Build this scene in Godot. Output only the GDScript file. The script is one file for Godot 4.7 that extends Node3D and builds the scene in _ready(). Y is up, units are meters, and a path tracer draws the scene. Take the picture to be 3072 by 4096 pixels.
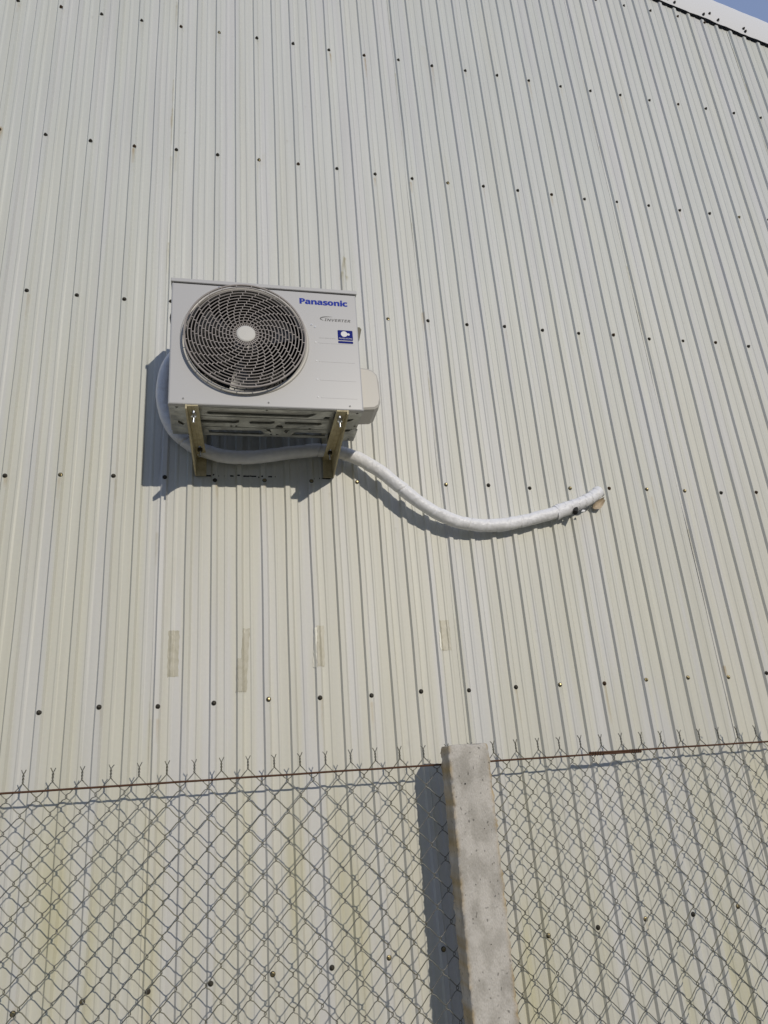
extends Node3D
# Wall coordinates used below: x along the wall in screw spacings, y up, z out of the wall (towards the street).
const U := 0.19          # metres per screw spacing
const BASE := 1.062      # height in metres of wall coordinate y = 0
const GROUND := -5.589   # wall coordinate of the ground
const RIB := 0.5

var rng := RandomNumberGenerator.new()
var wob := FastNoiseLite.new()
var M := {}


# ---------------------------------------------------------------- helpers
func W(x: float, y: float, z: float) -> Vector3:
	return Vector3(x * U, y * U + BASE, z * U)


func st_new() -> SurfaceTool:
	var st := SurfaceTool.new()
	st.begin(Mesh.PRIMITIVE_TRIANGLES)
	st.set_smooth_group(-1)
	return st


func tri(st: SurfaceTool, a: Vector3, b: Vector3, c: Vector3, out: Vector3) -> void:
	if (b - a).cross(c - a).dot(out) > 0.0:
		st.add_vertex(a); st.add_vertex(c); st.add_vertex(b)
	else:
		st.add_vertex(a); st.add_vertex(b); st.add_vertex(c)


func quad(st: SurfaceTool, a: Vector3, b: Vector3, c: Vector3, d: Vector3, out: Vector3) -> void:
	tri(st, a, b, c, out)
	tri(st, a, c, d, out)


func done(st: SurfaceTool) -> ArrayMesh:
	st.generate_normals()
	return st.commit()


func obj(called: String, mesh: Mesh, m: Material, parent: Node) -> MeshInstance3D:
	var o := MeshInstance3D.new()
	o.name = called
	o.mesh = mesh
	if m:
		o.material_override = m
	parent.add_child(o, true)
	return o


func thing(called: String, label: String, category: String, at := Vector3.ZERO, group := "") -> Node3D:
	var o := Node3D.new()
	o.name = called
	o.position = at
	o.set_meta("label", label)
	o.set_meta("category", category)
	if group:
		o.set_meta("group", group)
	add_child(o, true)
	return o


func box(st: SurfaceTool, lo: Vector3, hi: Vector3, bev := 0.0) -> void:   # chamfered box, in wall units relative to 0
	var c := (lo + hi) / 2.0
	var h := (hi - lo) / 2.0
	bev = minf(bev, minf(h.x, minf(h.y, h.z)) * 0.9)
	var p := func(sx: int, sy: int, sz: int, axis: int) -> Vector3:
		var v := Vector3(sx * (h.x - bev), sy * (h.y - bev), sz * (h.z - bev))
		v[axis] += [sx, sy, sz][axis] * bev
		return (c + v) * U
	var cc := c * U
	for a in 3:
		for s in [-1, 1]:
			var vs := []
			for t in [[-1, -1], [1, -1], [1, 1], [-1, 1]]:
				var k := [0, 0, 0]
				k[a] = s; k[(a + 1) % 3] = t[0]; k[(a + 2) % 3] = t[1]
				vs.append(p.call(k[0], k[1], k[2], a))
			quad(st, vs[0], vs[1], vs[2], vs[3], (vs[0] + vs[2]) / 2.0 - cc)
	if bev <= 0.0:
		return
	for a in 3:      # edges running along axis a
		var b := (a + 1) % 3
		var d := (a + 2) % 3
		for sb in [-1, 1]:
			for sd in [-1, 1]:
				var vs := []
				for t in [[-1, b], [1, b], [1, d], [-1, d]]:
					var k := [0, 0, 0]
					k[a] = t[0]; k[b] = sb; k[d] = sd
					vs.append(p.call(k[0], k[1], k[2], t[1]))
				quad(st, vs[0], vs[1], vs[2], vs[3], (vs[0] + vs[2]) / 2.0 - cc)
	for sx in [-1, 1]:
		for sy in [-1, 1]:
			for sz in [-1, 1]:
				var q0: Vector3 = p.call(sx, sy, sz, 0)
				tri(st, q0, p.call(sx, sy, sz, 1), p.call(sx, sy, sz, 2), q0 - cc)


func box_mesh(lo: Vector3, hi: Vector3, bev := 0.0) -> ArrayMesh:
	var st := st_new()
	box(st, lo, hi, bev)
	return done(st)


func loops(st: SurfaceTool, rings: Array, closed := true, uv_v := []) -> void:   # joins rings of points; smooth groups are the caller's
	var n: int = rings[0].size()
	for i in rings.size() - 1:
		var a: Array = rings[i]
		var b: Array = rings[i + 1]
		for j in (n if closed else n - 1):
			var k := (j + 1) % n
			st.add_vertex(a[j]); st.add_vertex(b[j]); st.add_vertex(b[k])
			st.add_vertex(a[j]); st.add_vertex(b[k]); st.add_vertex(a[k])


func cap(st: SurfaceTool, ring: Array, out: Vector3) -> void:
	var c := Vector3.ZERO
	for v in ring:
		c += v
	c /= ring.size()
	for j in ring.size():
		tri(st, c, ring[j], ring[(j + 1) % ring.size()], out)


func tube(st: SurfaceTool, pts: Array, r: Callable, seg: int, caps := true, phase := 0.0) -> void:   # pts in metres; r(t, angle) in metres
	var rings := []
	var n := pts.size()
	var up := Vector3(0.0, 0.0, 1.0)
	var prev := Vector3.ZERO
	for i in n:
		var t: Vector3 = (pts[mini(i + 1, n - 1)] - pts[maxi(i - 1, 0)]).normalized()
		if i == 0:
			if absf(t.dot(up)) > 0.95:
				up = Vector3(1, 0, 0)
			prev = (up - t * up.dot(t)).normalized()
		else:
			prev = (prev - t * prev.dot(t)).normalized()
		var side := t.cross(prev)
		var ring := []
		for j in seg:
			var a := TAU * j / seg + phase
			var rr: float = r.call(float(i) / (n - 1), a)
			ring.append(pts[i] + (prev * cos(a) + side * sin(a)) * rr)
		rings.append(ring)
	loops(st, rings)
	if caps:
		st.set_smooth_group(-1)
		cap(st, rings[0], pts[0] - pts[1])
		cap(st, rings[n - 1], pts[n - 1] - pts[n - 2])


func smooth_path(ctrl: Array, step: float) -> Array:   # Catmull-Rom through wall-unit points, even steps, in metres relative to wall origin
	var cv := Curve3D.new()
	cv.bake_interval = 0.004
	for i in ctrl.size():
		var a: Vector3 = ctrl[maxi(i - 1, 0)]
		var b: Vector3 = ctrl[mini(i + 1, ctrl.size() - 1)]
		var t := (b - a) / 6.0
		cv.add_point(ctrl[i] * U, -t * U, t * U)
	var out := []
	var l := cv.get_baked_length()
	var n := int(l / (step * U))
	for i in n + 1:
		out.append(cv.sample_baked(l * i / n, true))
	return out


func lathe(st: SurfaceTool, c: Vector3, prof: Array, seg: int, from := 0.0, to := TAU) -> void:   # about the z axis; prof of (radius, z) in wall units
	for i in prof.size() - 1:
		var a: Vector2 = prof[i]
		var b: Vector2 = prof[i + 1]
		for j in seg:
			var t0 := from + (to - from) * j / seg
			var t1 := from + (to - from) * (j + 1) / seg
			var q := []
			for e in [[a, t0], [a, t1], [b, t1], [b, t0]]:
				var r: Vector2 = e[0]
				q.append((c + Vector3(cos(e[1]) * r.x, sin(e[1]) * r.x, r.y)) * U)
			st.add_vertex(q[0]); st.add_vertex(q[1]); st.add_vertex(q[2])
			st.add_vertex(q[0]); st.add_vertex(q[2]); st.add_vertex(q[3])


func prism(st: SurfaceTool, poly: Array, z0: float, z1: float, bev := 0.0) -> void:   # convex outline in x, y; wall units
	var c := Vector2.ZERO
	for v in poly:
		c += v
	c /= poly.size()
	var levels := [[z0, 0.0], [z1, 0.0]] if bev <= 0.0 else [[z0, bev], [z0 + bev, 0.0], [z1 - bev, 0.0], [z1 - bev * 0.3, bev * 0.35], [z1, bev]]
	var rings := []
	for l in levels:
		var ring := []
		for v in poly:
			var d: Vector2 = v - c
			var q: Vector2 = c + d * maxf(0.05, 1.0 - l[1] / d.length())
			ring.append(Vector3(q.x, q.y, l[0]) * U)
		rings.append(ring)
	var mid := Vector3(c.x, c.y, (z0 + z1) / 2.0) * U
	for i in rings.size() - 1:
		for j in poly.size():
			var k := (j + 1) % poly.size()
			quad(st, rings[i][j], rings[i + 1][j], rings[i + 1][k], rings[i][k], (rings[i][j] + rings[i + 1][k]) / 2.0 - mid)
	cap(st, rings[0], Vector3(0, 0, -1))
	cap(st, rings[-1], Vector3(0, 0, 1))


func disc_poly(c: Vector2, r: float, n: int) -> Array:
	var out := []
	for i in n:
		out.append(c + Vector2.from_angle(TAU * i / n) * r)
	return out


func mat(lin: Color, rough := 0.6, metal := 0.0, spec := 0.5) -> StandardMaterial3D:
	var m := StandardMaterial3D.new()
	m.albedo_color = lin.linear_to_srgb()
	m.roughness = rough
	m.metallic = metal
	m.metallic_specular = spec
	return m


func noise(seed_: int, freq: float, octaves := 4) -> FastNoiseLite:
	var n := FastNoiseLite.new()
	n.seed = seed_
	n.noise_type = FastNoiseLite.TYPE_SIMPLEX_SMOOTH
	n.frequency = freq
	n.fractal_octaves = octaves
	return n


# A seamless mottled colour map: base colour broken by coarse and fine noise and dark pits.
func mottled(size: int, base: Color, second: Color, seed_: int, coarse: float, grain: float, pits: float) -> ImageTexture:
	var a := noise(seed_, coarse, 5).get_seamless_image(size, size)
	var b := noise(seed_ + 1, 0.18, 2).get_seamless_image(size, size)
	var p := noise(seed_ + 2, 0.07, 1).get_seamless_image(size, size)
	var da := a.get_data(); var db := b.get_data(); var dp := p.get_data()
	var data := PackedByteArray()
	data.resize(size * size * 3)
	for i in size * size:
		var t := da[i] / 255.0
		t = smoothstep(0.25, 0.75, t)
		var c := base.lerp(second, t)
		var g := 1.0 + grain * (db[i] / 255.0 - 0.5)
		if pits > 0.0:
			g *= 1.0 - pits * smoothstep(0.86, 0.94, dp[i] / 255.0)
		c = Color(c.r * g, c.g * g, c.b * g).linear_to_srgb()
		data[i * 3] = clampi(int(c.r * 255.0), 0, 255)
		data[i * 3 + 1] = clampi(int(c.g * 255.0), 0, 255)
		data[i * 3 + 2] = clampi(int(c.b * 255.0), 0, 255)
	return ImageTexture.create_from_image(Image.create_from_data(size, size, false, Image.FORMAT_RGB8, data))


func bumps(size: int, seed_: int, freq: float, octaves: int, strength: float) -> ImageTexture:
	var im := noise(seed_, freq, octaves).get_seamless_image(size, size)
	im.convert(Image.FORMAT_RGBA8)
	im.bump_map_to_normal_map(strength)
	return ImageTexture.create_from_image(im)


# ---------------------------------------------------------------- wall shape
func profile(x: float) -> float:      # relief of the sheet at x: one rib every RIB, a shallow step between ribs
	var f := fposmod(x + RIB / 2.0, RIB) - RIB / 2.0
	var pts := [[-0.25, 0.004], [-0.235, 0.0], [-0.090, 0.0], [-0.057, 0.056], [0.024, 0.056], [0.066, 0.0], [0.178, 0.0], [0.201, 0.012], [0.232, 0.012], [0.25, 0.004]]
	for i in pts.size() - 1:
		if f <= pts[i + 1][0]:
			return lerpf(pts[i][1], pts[i + 1][1], (f - pts[i][0]) / (pts[i + 1][0] - pts[i][0]))
	return 0.0


func top_of(x: float) -> float:       # gable slope of the wall
	return 26.83 - 0.3325 * (absf(x - 3.0) + 3.0 - 17.31)


# weathered paint of the wall: x -4..24, y -2..28 on one picture
func wall_texture() -> ImageTexture:
	var w := 1024
	var h := 1024
	var streak := noise(11, 0.045, 4).get_image(w, 48)
	streak.resize(w, h, Image.INTERPOLATE_CUBIC)
	var fine := noise(12, 0.16, 3).get_image(w, 24)
	fine.resize(w, h, Image.INTERPOLATE_CUBIC)
	var patch := noise(13, 0.012, 4).get_image(w, 400)
	patch.resize(w, h, Image.INTERPOLATE_CUBIC)
	var grit := noise(14, 0.35, 2).get_image(w, h)
	var ds := streak.get_data(); var df := fine.get_data(); var dp := patch.get_data(); var dg := grit.get_data()
	var im := Image.create(w, h, false, Image.FORMAT_RGB8)
	var hi := Color(0.605, 0.622, 0.61)
	var lo := Color(0.60, 0.588, 0.515)
	var algae := Color(0.545, 0.52, 0.37)
	for j in h:
		var y := 28.0 - 30.0 * (j + 0.5) / h
		var base := hi.lerp(lo, smoothstep(20.0, 3.0, y))
		var low := smoothstep(3.6, 1.0, y)
		for i in w:
			var k := j * w + i
			var s := ds[k] / 255.0
			var c := base
			var a := smoothstep(0.46, 0.8, s * 0.62 + dp[k] / 255.0 * 0.38)
			c = c.lerp(algae, a * (0.12 + 0.8 * low))
			var pale := smoothstep(0.52, 0.8, 1.0 - s)
			c = c.lerp(Color(0.60, 0.60, 0.62), pale * 0.5)
			var g := 1.0 + 0.12 * (df[k] / 255.0 - 0.5) + 0.05 * (dg[k] / 255.0 - 0.5) + 0.05 * (dp[k] / 255.0 - 0.5)
			im.set_pixel(i, j, Color(c.r * g, c.g * g, c.b * g).linear_to_srgb())
	# marks with a shape of their own: rust runs under screws, grime in the laps, smears
	var rust := Color(0.30, 0.17, 0.05)
	for d in [[7.01, 22.0, 0.75, 0.028, 0.75], [0.98, 17.7, 0.42, 0.04, 0.6], [11.0, 4.4, 0.75, 0.035, 0.5], [13.95, 4.67, 0.2, 0.03, 0.8], [1.84, 18.95, 0.4, 0.035, 0.35], [6.02, 22.0, 0.3, 0.03, 0.4], [-2.0, 17.9, 0.3, 0.06, 0.5], [7.95, 17.6, 0.35, 0.04, 0.5], [6.98, 17.6, 0.25, 0.04, 0.45], [7.9, 13.5, 0.5, 0.05, 0.35], [10.0, 13.1, 0.3, 0.04, 0.2], [13.1, 8.7, 0.5, 0.05, 0.22], [6.03, 22.0, 0.5, 0.03, 0.35], [11.96, 22.1, 0.25, 0.03, 0.3], [2.0, 4.2, 0.4, 0.03, 0.3], [5.98, 4.3, 0.5, 0.04, 0.3], [14.0, 17.6, 0.3, 0.04, 0.25], [17.02, 17.5, 0.35, 0.04, 0.25]]:
		smear(im, d[0], d[1], d[0], d[1] - d[2], d[3], rust, d[4])
	var grime := Color(0.27, 0.24, 0.13)
	smear(im, 6.04, 14.98, 5.92, 14.35, 0.05, grime, 0.75)
	smear(im, 5.95, 14.5, 5.93, 13.9, 0.06, grime, 0.55)
	smear(im, 6.04, 14.85, 6.06, 14.36, 0.035, grime, 0.55)
	smear(im, 6.06, 14.42, 6.06, 14.34, 0.06, grime, 0.5)
	for n in 70:
		var x: float = [1.86, 7.87, 13.87, 19.87][rng.randi() % 4] + rng.randf_range(-0.012, 0.012)
		var y := rng.randf_range(0.0, 26.0)
		smear(im, x, y, x, y - rng.randf_range(0.2, 1.4), 0.018, grime, rng.randf_range(0.1, 0.45))
	for row in [22.068, 17.728, 13.224, 8.899, 4.4556, 0.0]:
		for k in range(-3, 21):
			if rng.randf() < 0.4:
				var sx: float = k + rng.randf_range(-0.03, 0.03)
				var sy: float = row - 0.0085 * (k - 9) * signf(row) - 0.03
				smear(im, sx, sy, sx + rng.randf_range(-0.02, 0.02), sy - rng.randf_range(0.12, 0.8), rng.randf_range(0.02, 0.045), rust if rng.randf() < 0.6 else grime, rng.randf_range(0.12, 0.4))
	for n in 160:
		var x := rng.randf_range(-3.0, 22.0)
		var y := rng.randf_range(-1.5, 26.0)
		smear(im, x, y, x + rng.randf_range(-0.03, 0.03), y - rng.randf_range(0.02, 0.12), 0.02, Color(0.33, 0.31, 0.27), rng.randf_range(0.1, 0.4))
	for n in 40:
		var x := rng.randf_range(-3.0, 22.0)
		var y := rng.randf_range(-1.5, 26.0)
		smear(im, x, y, x + rng.randf_range(-0.2, 0.2), y - rng.randf_range(0.4, 2.2), rng.randf_range(0.06, 0.16), Color(0.52, 0.50, 0.40), rng.randf_range(0.05, 0.22))
	im.generate_mipmaps()
	return ImageTexture.create_from_image(im)


func smear(im: Image, x0: float, y0: float, x1: float, y1: float, r: float, c: Color, k: float) -> void:
	var s := Vector2(im.get_width() / 28.0, im.get_height() / 30.0)
	var a := Vector2((x0 + 4.0) * s.x, (28.0 - y0) * s.y)
	var b := Vector2((x1 + 4.0) * s.x, (28.0 - y1) * s.y)
	var rr := maxf(r * s.x, 1.0)
	for j in range(int(minf(a.y, b.y) - rr) - 1, int(maxf(a.y, b.y) + rr) + 2):
		for i in range(int(minf(a.x, b.x) - rr) - 1, int(maxf(a.x, b.x) + rr) + 2):
			if i < 0 or j < 0 or i >= im.get_width() or j >= im.get_height():
				continue
			var p := Vector2(i, j)
			var q := Geometry2D.get_closest_point_to_segment(p, a, b)
			var along := clampf((q - a).length() / maxf((b - a).length(), 0.01), 0.0, 1.0)
			var f := smoothstep(rr, rr * 0.15, p.distance_to(q)) * k * (1.0 - 0.75 * along)
			f *= 0.75 + 0.5 * wob.get_noise_2d(i * 7.0, j * 3.0)
			if f > 0.01:
				im.set_pixel(i, j, im.get_pixel(i, j).lerp(c.linear_to_srgb(), clampf(f, 0.0, 1.0)))


# ---------------------------------------------------------------- the scene
func _ready() -> void:
	rng.seed = 7
	wob.seed = 5
	wob.frequency = 0.05
	wob.fractal_octaves = 3
	var cam := Camera3D.new()
	cam.name = "camera"
	cam.position = W(3.0783, 2.8325, 14.2623)
	cam.rotation = Vector3(deg_to_rad(20.372), deg_to_rad(-13.683), deg_to_rad(-4.503))
	cam.fov = 70.45
	cam.near = 0.05
	cam.far = 400.0
	add_child(cam)
	cam.current = true
	var sm := ProceduralSkyMaterial.new()
	sm.sky_top_color = Color(0.30, 0.40, 0.66).linear_to_srgb()
	sm.sky_horizon_color = Color(0.34, 0.41, 0.53).linear_to_srgb()
	sm.sky_curve = 0.18
	sm.ground_horizon_color = Color(0.14, 0.135, 0.12).linear_to_srgb()
	sm.ground_bottom_color = Color(0.09, 0.085, 0.07).linear_to_srgb()
	var sky := Sky.new()
	sky.sky_material = sm
	var env := Environment.new()
	env.background_mode = Environment.BG_SKY
	env.sky = sky
	env.tonemap_mode = Environment.TONE_MAPPER_LINEAR
	env.tonemap_exposure = 0.69
	env.sdfgi_enabled = true
	env.ssao_enabled = true
	env.ssil_enabled = true
	var we := WorldEnvironment.new()
	we.name = "world_environment"
	we.environment = env
	add_child(we)
	var el := deg_to_rad(20.4)
	var az := deg_to_rad(17.2)
	var towards := Vector3(cos(el) * sin(az), sin(el), cos(el) * cos(az))
	var sun := DirectionalLight3D.new()
	sun.name = "sun"
	sun.light_energy = 1.0
	sun.light_color = Color(1.0, 0.965, 0.90)
	sun.light_angular_distance = 0.5
	sun.shadow_enabled = true
	add_child(sun)
	sun.look_at_from_position(towards * 50.0, Vector3.ZERO)

	make_materials()
	build_ground()
	build_shed()
	build_post()
	build_fence()
	build_brackets()
	build_air_conditioner()
	build_pipe()


func make_materials() -> void:
	var m := mat(Color.WHITE, 0.5)
	m.albedo_texture = wall_texture()
	M.wall = [m]
	for t in [Color(0.99, 0.992, 0.985), Color(0.985, 0.988, 0.99)]:      # sheets of another batch
		var m2 := m.duplicate() as StandardMaterial3D
		m2.albedo_color = t
		M.wall.append(m2)
	M.screw_metal = mat(Color(0.30, 0.25, 0.14), 0.35, 0.9)
	M.screw_dull = mat(Color(0.035, 0.03, 0.02), 0.6, 0.2)
	M.screw_rust = mat(Color(0.065, 0.038, 0.018), 0.85, 0.0)
	M.rubber = mat(Color(0.018, 0.017, 0.014), 0.75)
	M.ac_white = mat(Color(0.50, 0.50, 0.508), 0.36)
	M.ac_cream = mat(Color(0.51, 0.49, 0.45), 0.42)
	M.grille = mat(Color(0.30, 0.27, 0.255), 0.4)
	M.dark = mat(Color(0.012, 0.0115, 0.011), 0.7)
	M.blade = mat(Color(0.035, 0.033, 0.031), 0.3)
	M.blue = mat(Color(0.010, 0.035, 0.36), 0.55, 0.0, 0.3)
	M.badge_blue = mat(Color(0.005, 0.014, 0.19), 0.6, 0.0, 0.25)
	M.white = mat(Color(0.75, 0.75, 0.75), 0.5)
	M.print_grey = mat(Color(0.10, 0.10, 0.105), 0.5)
	m = mat(Color.WHITE, 0.38, 0.65)
	m.albedo_texture = mottled(256, Color(0.50, 0.51, 0.49), Color(0.36, 0.365, 0.345), 91, 0.012, 0.12, 0.2)
	m.normal_enabled = true
	m.normal_texture = bumps(256, 94, 0.02, 3, 10.0)
	m.normal_scale = 0.22
	m.uv1_triplanar = true
	m.uv1_scale = Vector3(3, 3, 3)
	M.galv = m
	M.zinc = mat(Color(0.72, 0.74, 0.78), 0.25, 0.95)
	M.flash = mat(Color(0.74, 0.75, 0.78), 0.6)
	m = mat(Color.WHITE, 0.4)
	m.albedo_texture = mottled(256, Color(0.50, 0.475, 0.385), Color(0.43, 0.405, 0.31), 61, 0.02, 0.1, 0.1)
	m.uv1_triplanar = true
	m.uv1_scale = Vector3(3.5, 3.5, 3.5)
	M.tape = m
	M.tape_white = mat(Color(0.74, 0.72, 0.62), 0.3)
	M.rod = mat(Color(0.085, 0.038, 0.018), 0.8)
	M.rod_dark = mat(Color(0.04, 0.025, 0.015), 0.8)
	M.brown = mat(Color(0.47, 0.38, 0.27), 0.55)
	m = mat(Color(0.19, 0.19, 0.17), 0.38, 0.65)
	M.wire = m
	m = mat(Color(0.17, 0.165, 0.125), 0.45, 0.6)
	M.wire_dull = m
	m = mat(Color.WHITE, 0.55)
	m.albedo_texture = mottled(256, Color(0.56, 0.49, 0.31), Color(0.46, 0.39, 0.225), 31, 0.02, 0.15, 0.3)
	m.uv1_triplanar = true
	m.uv1_scale = Vector3(5, 5, 5)
	M.bracket = m
	m = mat(Color.WHITE, 0.9)
	m.albedo_texture = mottled(512, Color(0.56, 0.53, 0.48), Color(0.43, 0.405, 0.36), 21, 0.012, 0.3, 0.55)
	m.normal_enabled = true
	m.normal_texture = bumps(512, 24, 0.09, 4, 3.0)
	m.normal_scale = 0.35
	m.uv1_triplanar = true
	m.uv1_scale = Vector3(2.1, 1.3, 2.1)
	m.vertex_color_use_as_albedo = true
	M.concrete = m
	m = mat(Color.WHITE, 0.42)
	m.albedo_texture = mottled(256, Color(0.86, 0.86, 0.88), Color(0.81, 0.81, 0.83), 41, 0.02, 0.04, 0.05)
	m.normal_enabled = true
	m.normal_texture = bumps(256, 44, 0.03, 4, 6.0)
	m.normal_scale = 0.5
	m.uv1_triplanar = true
	m.uv1_scale = Vector3(6, 6, 6)
	M.pipe = m
	m = mat(Color.WHITE, 0.95)
	m.albedo_texture = mottled(512, Color(0.17, 0.15, 0.115), Color(0.10, 0.105, 0.06), 51, 0.02, 0.4, 0.3)
	m.uv1_triplanar = true
	m.uv1_scale = Vector3(0.4, 0.4, 0.4)
	M.ground = m


func build_ground() -> void:
	var st := st_new()
	var s := 120.0
	quad(st, Vector3(-s, 0, -s), Vector3(s, 0, -s), Vector3(s, 0, s), Vector3(-s, 0, s), Vector3.UP)
	var g := obj("ground", done(st), M.ground, self)
	g.set_meta("kind", "structure")
	g.set_meta("label", "bare dry ground in front of the metal building")


# ---------------------------------------------------------------- the metal building
func build_shed() -> void:
	var shed := thing("metal_building", "tall off-white ribbed metal building wall with screw rows and white roof edge", "building", Vector3.ZERO)
	var edges := [-10.0, -4.0, 2.0, 8.0, 14.0, 20.0, 26.0, 32.0]
	for s in edges.size() - 1:
		obj("wall_sheet", sheet(edges[s] - 0.135, edges[s + 1] - 0.07, s), M.wall[[0, 1, 0, 2, 0, 1, 2][s]], shed)
	# screws, one on every second rib along each purlin
	var heads := []
	for v in 3:
		heads.append(screw_mesh(v))
	var rows := [[22.068, -0.0131, -3, 21], [17.728, -0.0079, -3, 19], [13.224, -0.0115, -2, 18], [8.899, -0.0102, -2, 17], [4.4556, 0.0002, -1, 16], [0.0, 0.0091, -1, 14], [26.26, -0.045, 13, 19]]
	for r in rows:
		for k in range(r[2], r[3] + 1):
			var y: float = r[0] + r[1] * (k - (15.0 if r[0] > 26.0 else 9.0)) + rng.randf_range(-0.028, 0.028)
			var x: float = k + rng.randf_range(-0.012, 0.014)
			var v := 0 if rng.randf() < (0.5 if r[0] < 10.0 else 0.1) else (1 if rng.randf() < 0.85 else 2)
			if (k == 7 and r[0] > 20.0) or (k in [-2, 1] and r[0] > 17.0 and r[0] < 18.0) or (k == 11 and r[0] > 4.0 and r[0] < 5.0):
				v = 2
			var o := obj("screw", heads[v], null, shed)
			o.position = W(x, y, 0.057)
			o.rotation = Vector3(rng.randf_range(-0.12, 0.12), rng.randf_range(-0.12, 0.12), rng.randf_range(0.0, 1.0))
	# strips of old tape across the pans
	for t in [[2.15, 2.35, 5.83, 4.96, 0.0], [3.545, 3.675, 5.83, 4.62, -0.035], [3.43, 3.55, 5.25, 4.62, -0.01], [4.985, 5.135, 5.84, 5.04, -0.012], [7.535, 7.735, 5.88, 5.26, 0.0]]:
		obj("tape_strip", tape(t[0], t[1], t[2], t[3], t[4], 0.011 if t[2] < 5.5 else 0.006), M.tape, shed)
	for t in [[4.93, 4.982, 5.80, 5.02, -0.02], [7.49, 7.53, 5.62, 5.27, 0.0]]:
		var o := obj("tape_strip", tape(t[0], t[1], t[2], t[3], t[4], 0.009), M.tape_white, shed)
		o.set_meta("label", "whitish peeled edge of an old tape strip")
	# row of thin dark dashes laid on the sheet along the foot of the brackets
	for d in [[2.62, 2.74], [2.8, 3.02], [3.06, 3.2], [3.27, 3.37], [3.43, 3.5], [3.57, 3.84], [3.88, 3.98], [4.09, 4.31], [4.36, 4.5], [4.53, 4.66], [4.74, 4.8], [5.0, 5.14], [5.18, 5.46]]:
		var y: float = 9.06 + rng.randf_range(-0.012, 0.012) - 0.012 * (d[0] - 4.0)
		obj("dark_dash", tape(d[0], d[1], y + rng.randf_range(0.012, 0.02), y - 0.015, 0.0, 0.003), M.dark, shed)
	build_roof(shed)


func sheet(x0: float, x1: float, n: int) -> ArrayMesh:
	var xs := []
	var base := [-0.25, -0.235, -0.090, -0.057, 0.024, 0.066, 0.178, 0.201, 0.232]
	xs.append(x0)
	for k in range(int(floor(x0 / RIB)) - 1, int(ceil(x1 / RIB)) + 2):
		for b in base:
			var x: float = k * RIB + b
			if x > x0 + 0.004 and x < x1 - 0.004:
				xs.append(x)
	xs.append(x1)
	var ys := []
	var yy := GROUND + 0.15
	while yy < 28.0:
		ys.append(yy)
		yy += 0.45
	var st := st_new()
	var grid := []
	var uvs := []
	var amp := noise(60 + n, 0.22, 2)
	for x in xs:
		var col := []
		var cu := []
		var top := top_of(x) - 0.03 + 0.04 * amp.get_noise_2d(x * 1.3, 500.0) - 0.05 * amp.get_noise_2d(x * 0.3, 700.0)
		var step: float = (top - ys[0]) / (ys.size() - 1)
		for j in ys.size():
			var y: float = ys[0] + step * j
			var rib := roundf((x + 0.01) / RIB)
			var dx := 0.011 * amp.get_noise_2d(rib * 19.0, y)
			var dz := 0.010 * amp.get_noise_2d(x * 2.0 + 40.0, y * 0.5)
			var lap := 0.005 * smoothstep(x0 + 0.16, x0 + 0.1, x)
			if x < x0 + 0.02:       # the free edge of the lap lifts here and there
				lap += 0.035 * maxf(0.0, amp.get_noise_2d(300.0, y * 1.1) - 0.25)
			var p := Vector3(x + dx, y, profile(x) + dz + lap)
			if x == x0:
				p.x += 0.012 * amp.get_noise_2d(200.0, y * 1.5)
			col.append(p * U + Vector3(0, BASE, 0))
			cu.append(Vector2((p.x + 4.0) / 28.0, (28.0 - y) / 30.0))
		grid.append(col)
		uvs.append(cu)
	for i in xs.size() - 1:
		for j in ys.size() - 1:
			for e in [[0, 0], [0, 1], [1, 1], [0, 0], [1, 1], [1, 0]]:
				st.set_uv(uvs[i + e[0]][j + e[1]])
				st.add_vertex(grid[i + e[0]][j + e[1]])
	return done(st)


func screw_mesh(v: int) -> ArrayMesh:
	var mesh := ArrayMesh.new()
	var st := st_new()
	lathe(st, Vector3.ZERO, [Vector2(0.0, 0.012), Vector2(0.036, 0.012), Vector2(0.045, 0.006), Vector2(0.046, -0.004)], 14)
	st.generate_normals()
	st.set_material(M.rubber if v < 2 else M.screw_rust)
	st.commit(mesh)
	st = st_new()
	lathe(st, Vector3.ZERO, [Vector2(0.0, 0.046), Vector2(0.017, 0.045), Vector2(0.027, 0.037), Vector2(0.028, 0.018), Vector2(0.037, 0.016), Vector2(0.038, 0.011)], 6 if v != 1 else 8)
	st.generate_normals()
	st.set_material([M.screw_metal, M.screw_dull, M.screw_rust][v])
	st.commit(mesh)
	return mesh


func tape(x0: float, x1: float, y0: float, y1: float, lean: float, off: float) -> ArrayMesh:   # a thin strip that follows the ribs
	var st := st_new()
	var xs := []
	var n := maxi(4, int((x1 - x0) / 0.012))
	for i in n + 1:
		xs.append(lerpf(x0, x1, float(i) / n))
	var rows := maxi(2, int((y0 - y1) / 0.06))
	var pt := func(i: int, j: int) -> Vector3:
		var t := float(j) / rows
		var y := lerpf(y0, y1, t)
		var ragged := 0.02 * wob.get_noise_2d(xs[i] * 700.0, y * 40.0) if rows > 2 else 0.006 * wob.get_noise_2d(xs[i] * 900.0, j * 50.0)
		var x: float = xs[i] + lean * t * 2.0 + (0.02 * wob.get_noise_2d(i * 0.0 + 77.0, y * 260.0) if rows > 2 else 0.0)
		return Vector3(x, y + ragged, profile(x) + off) * U + Vector3(0, BASE, 0)
	for i in n:
		for j in rows:
			quad(st, pt.call(i, j), pt.call(i + 1, j), pt.call(i + 1, j + 1), pt.call(i, j + 1), Vector3(0, 0, 1))
	return done(st)


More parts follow.
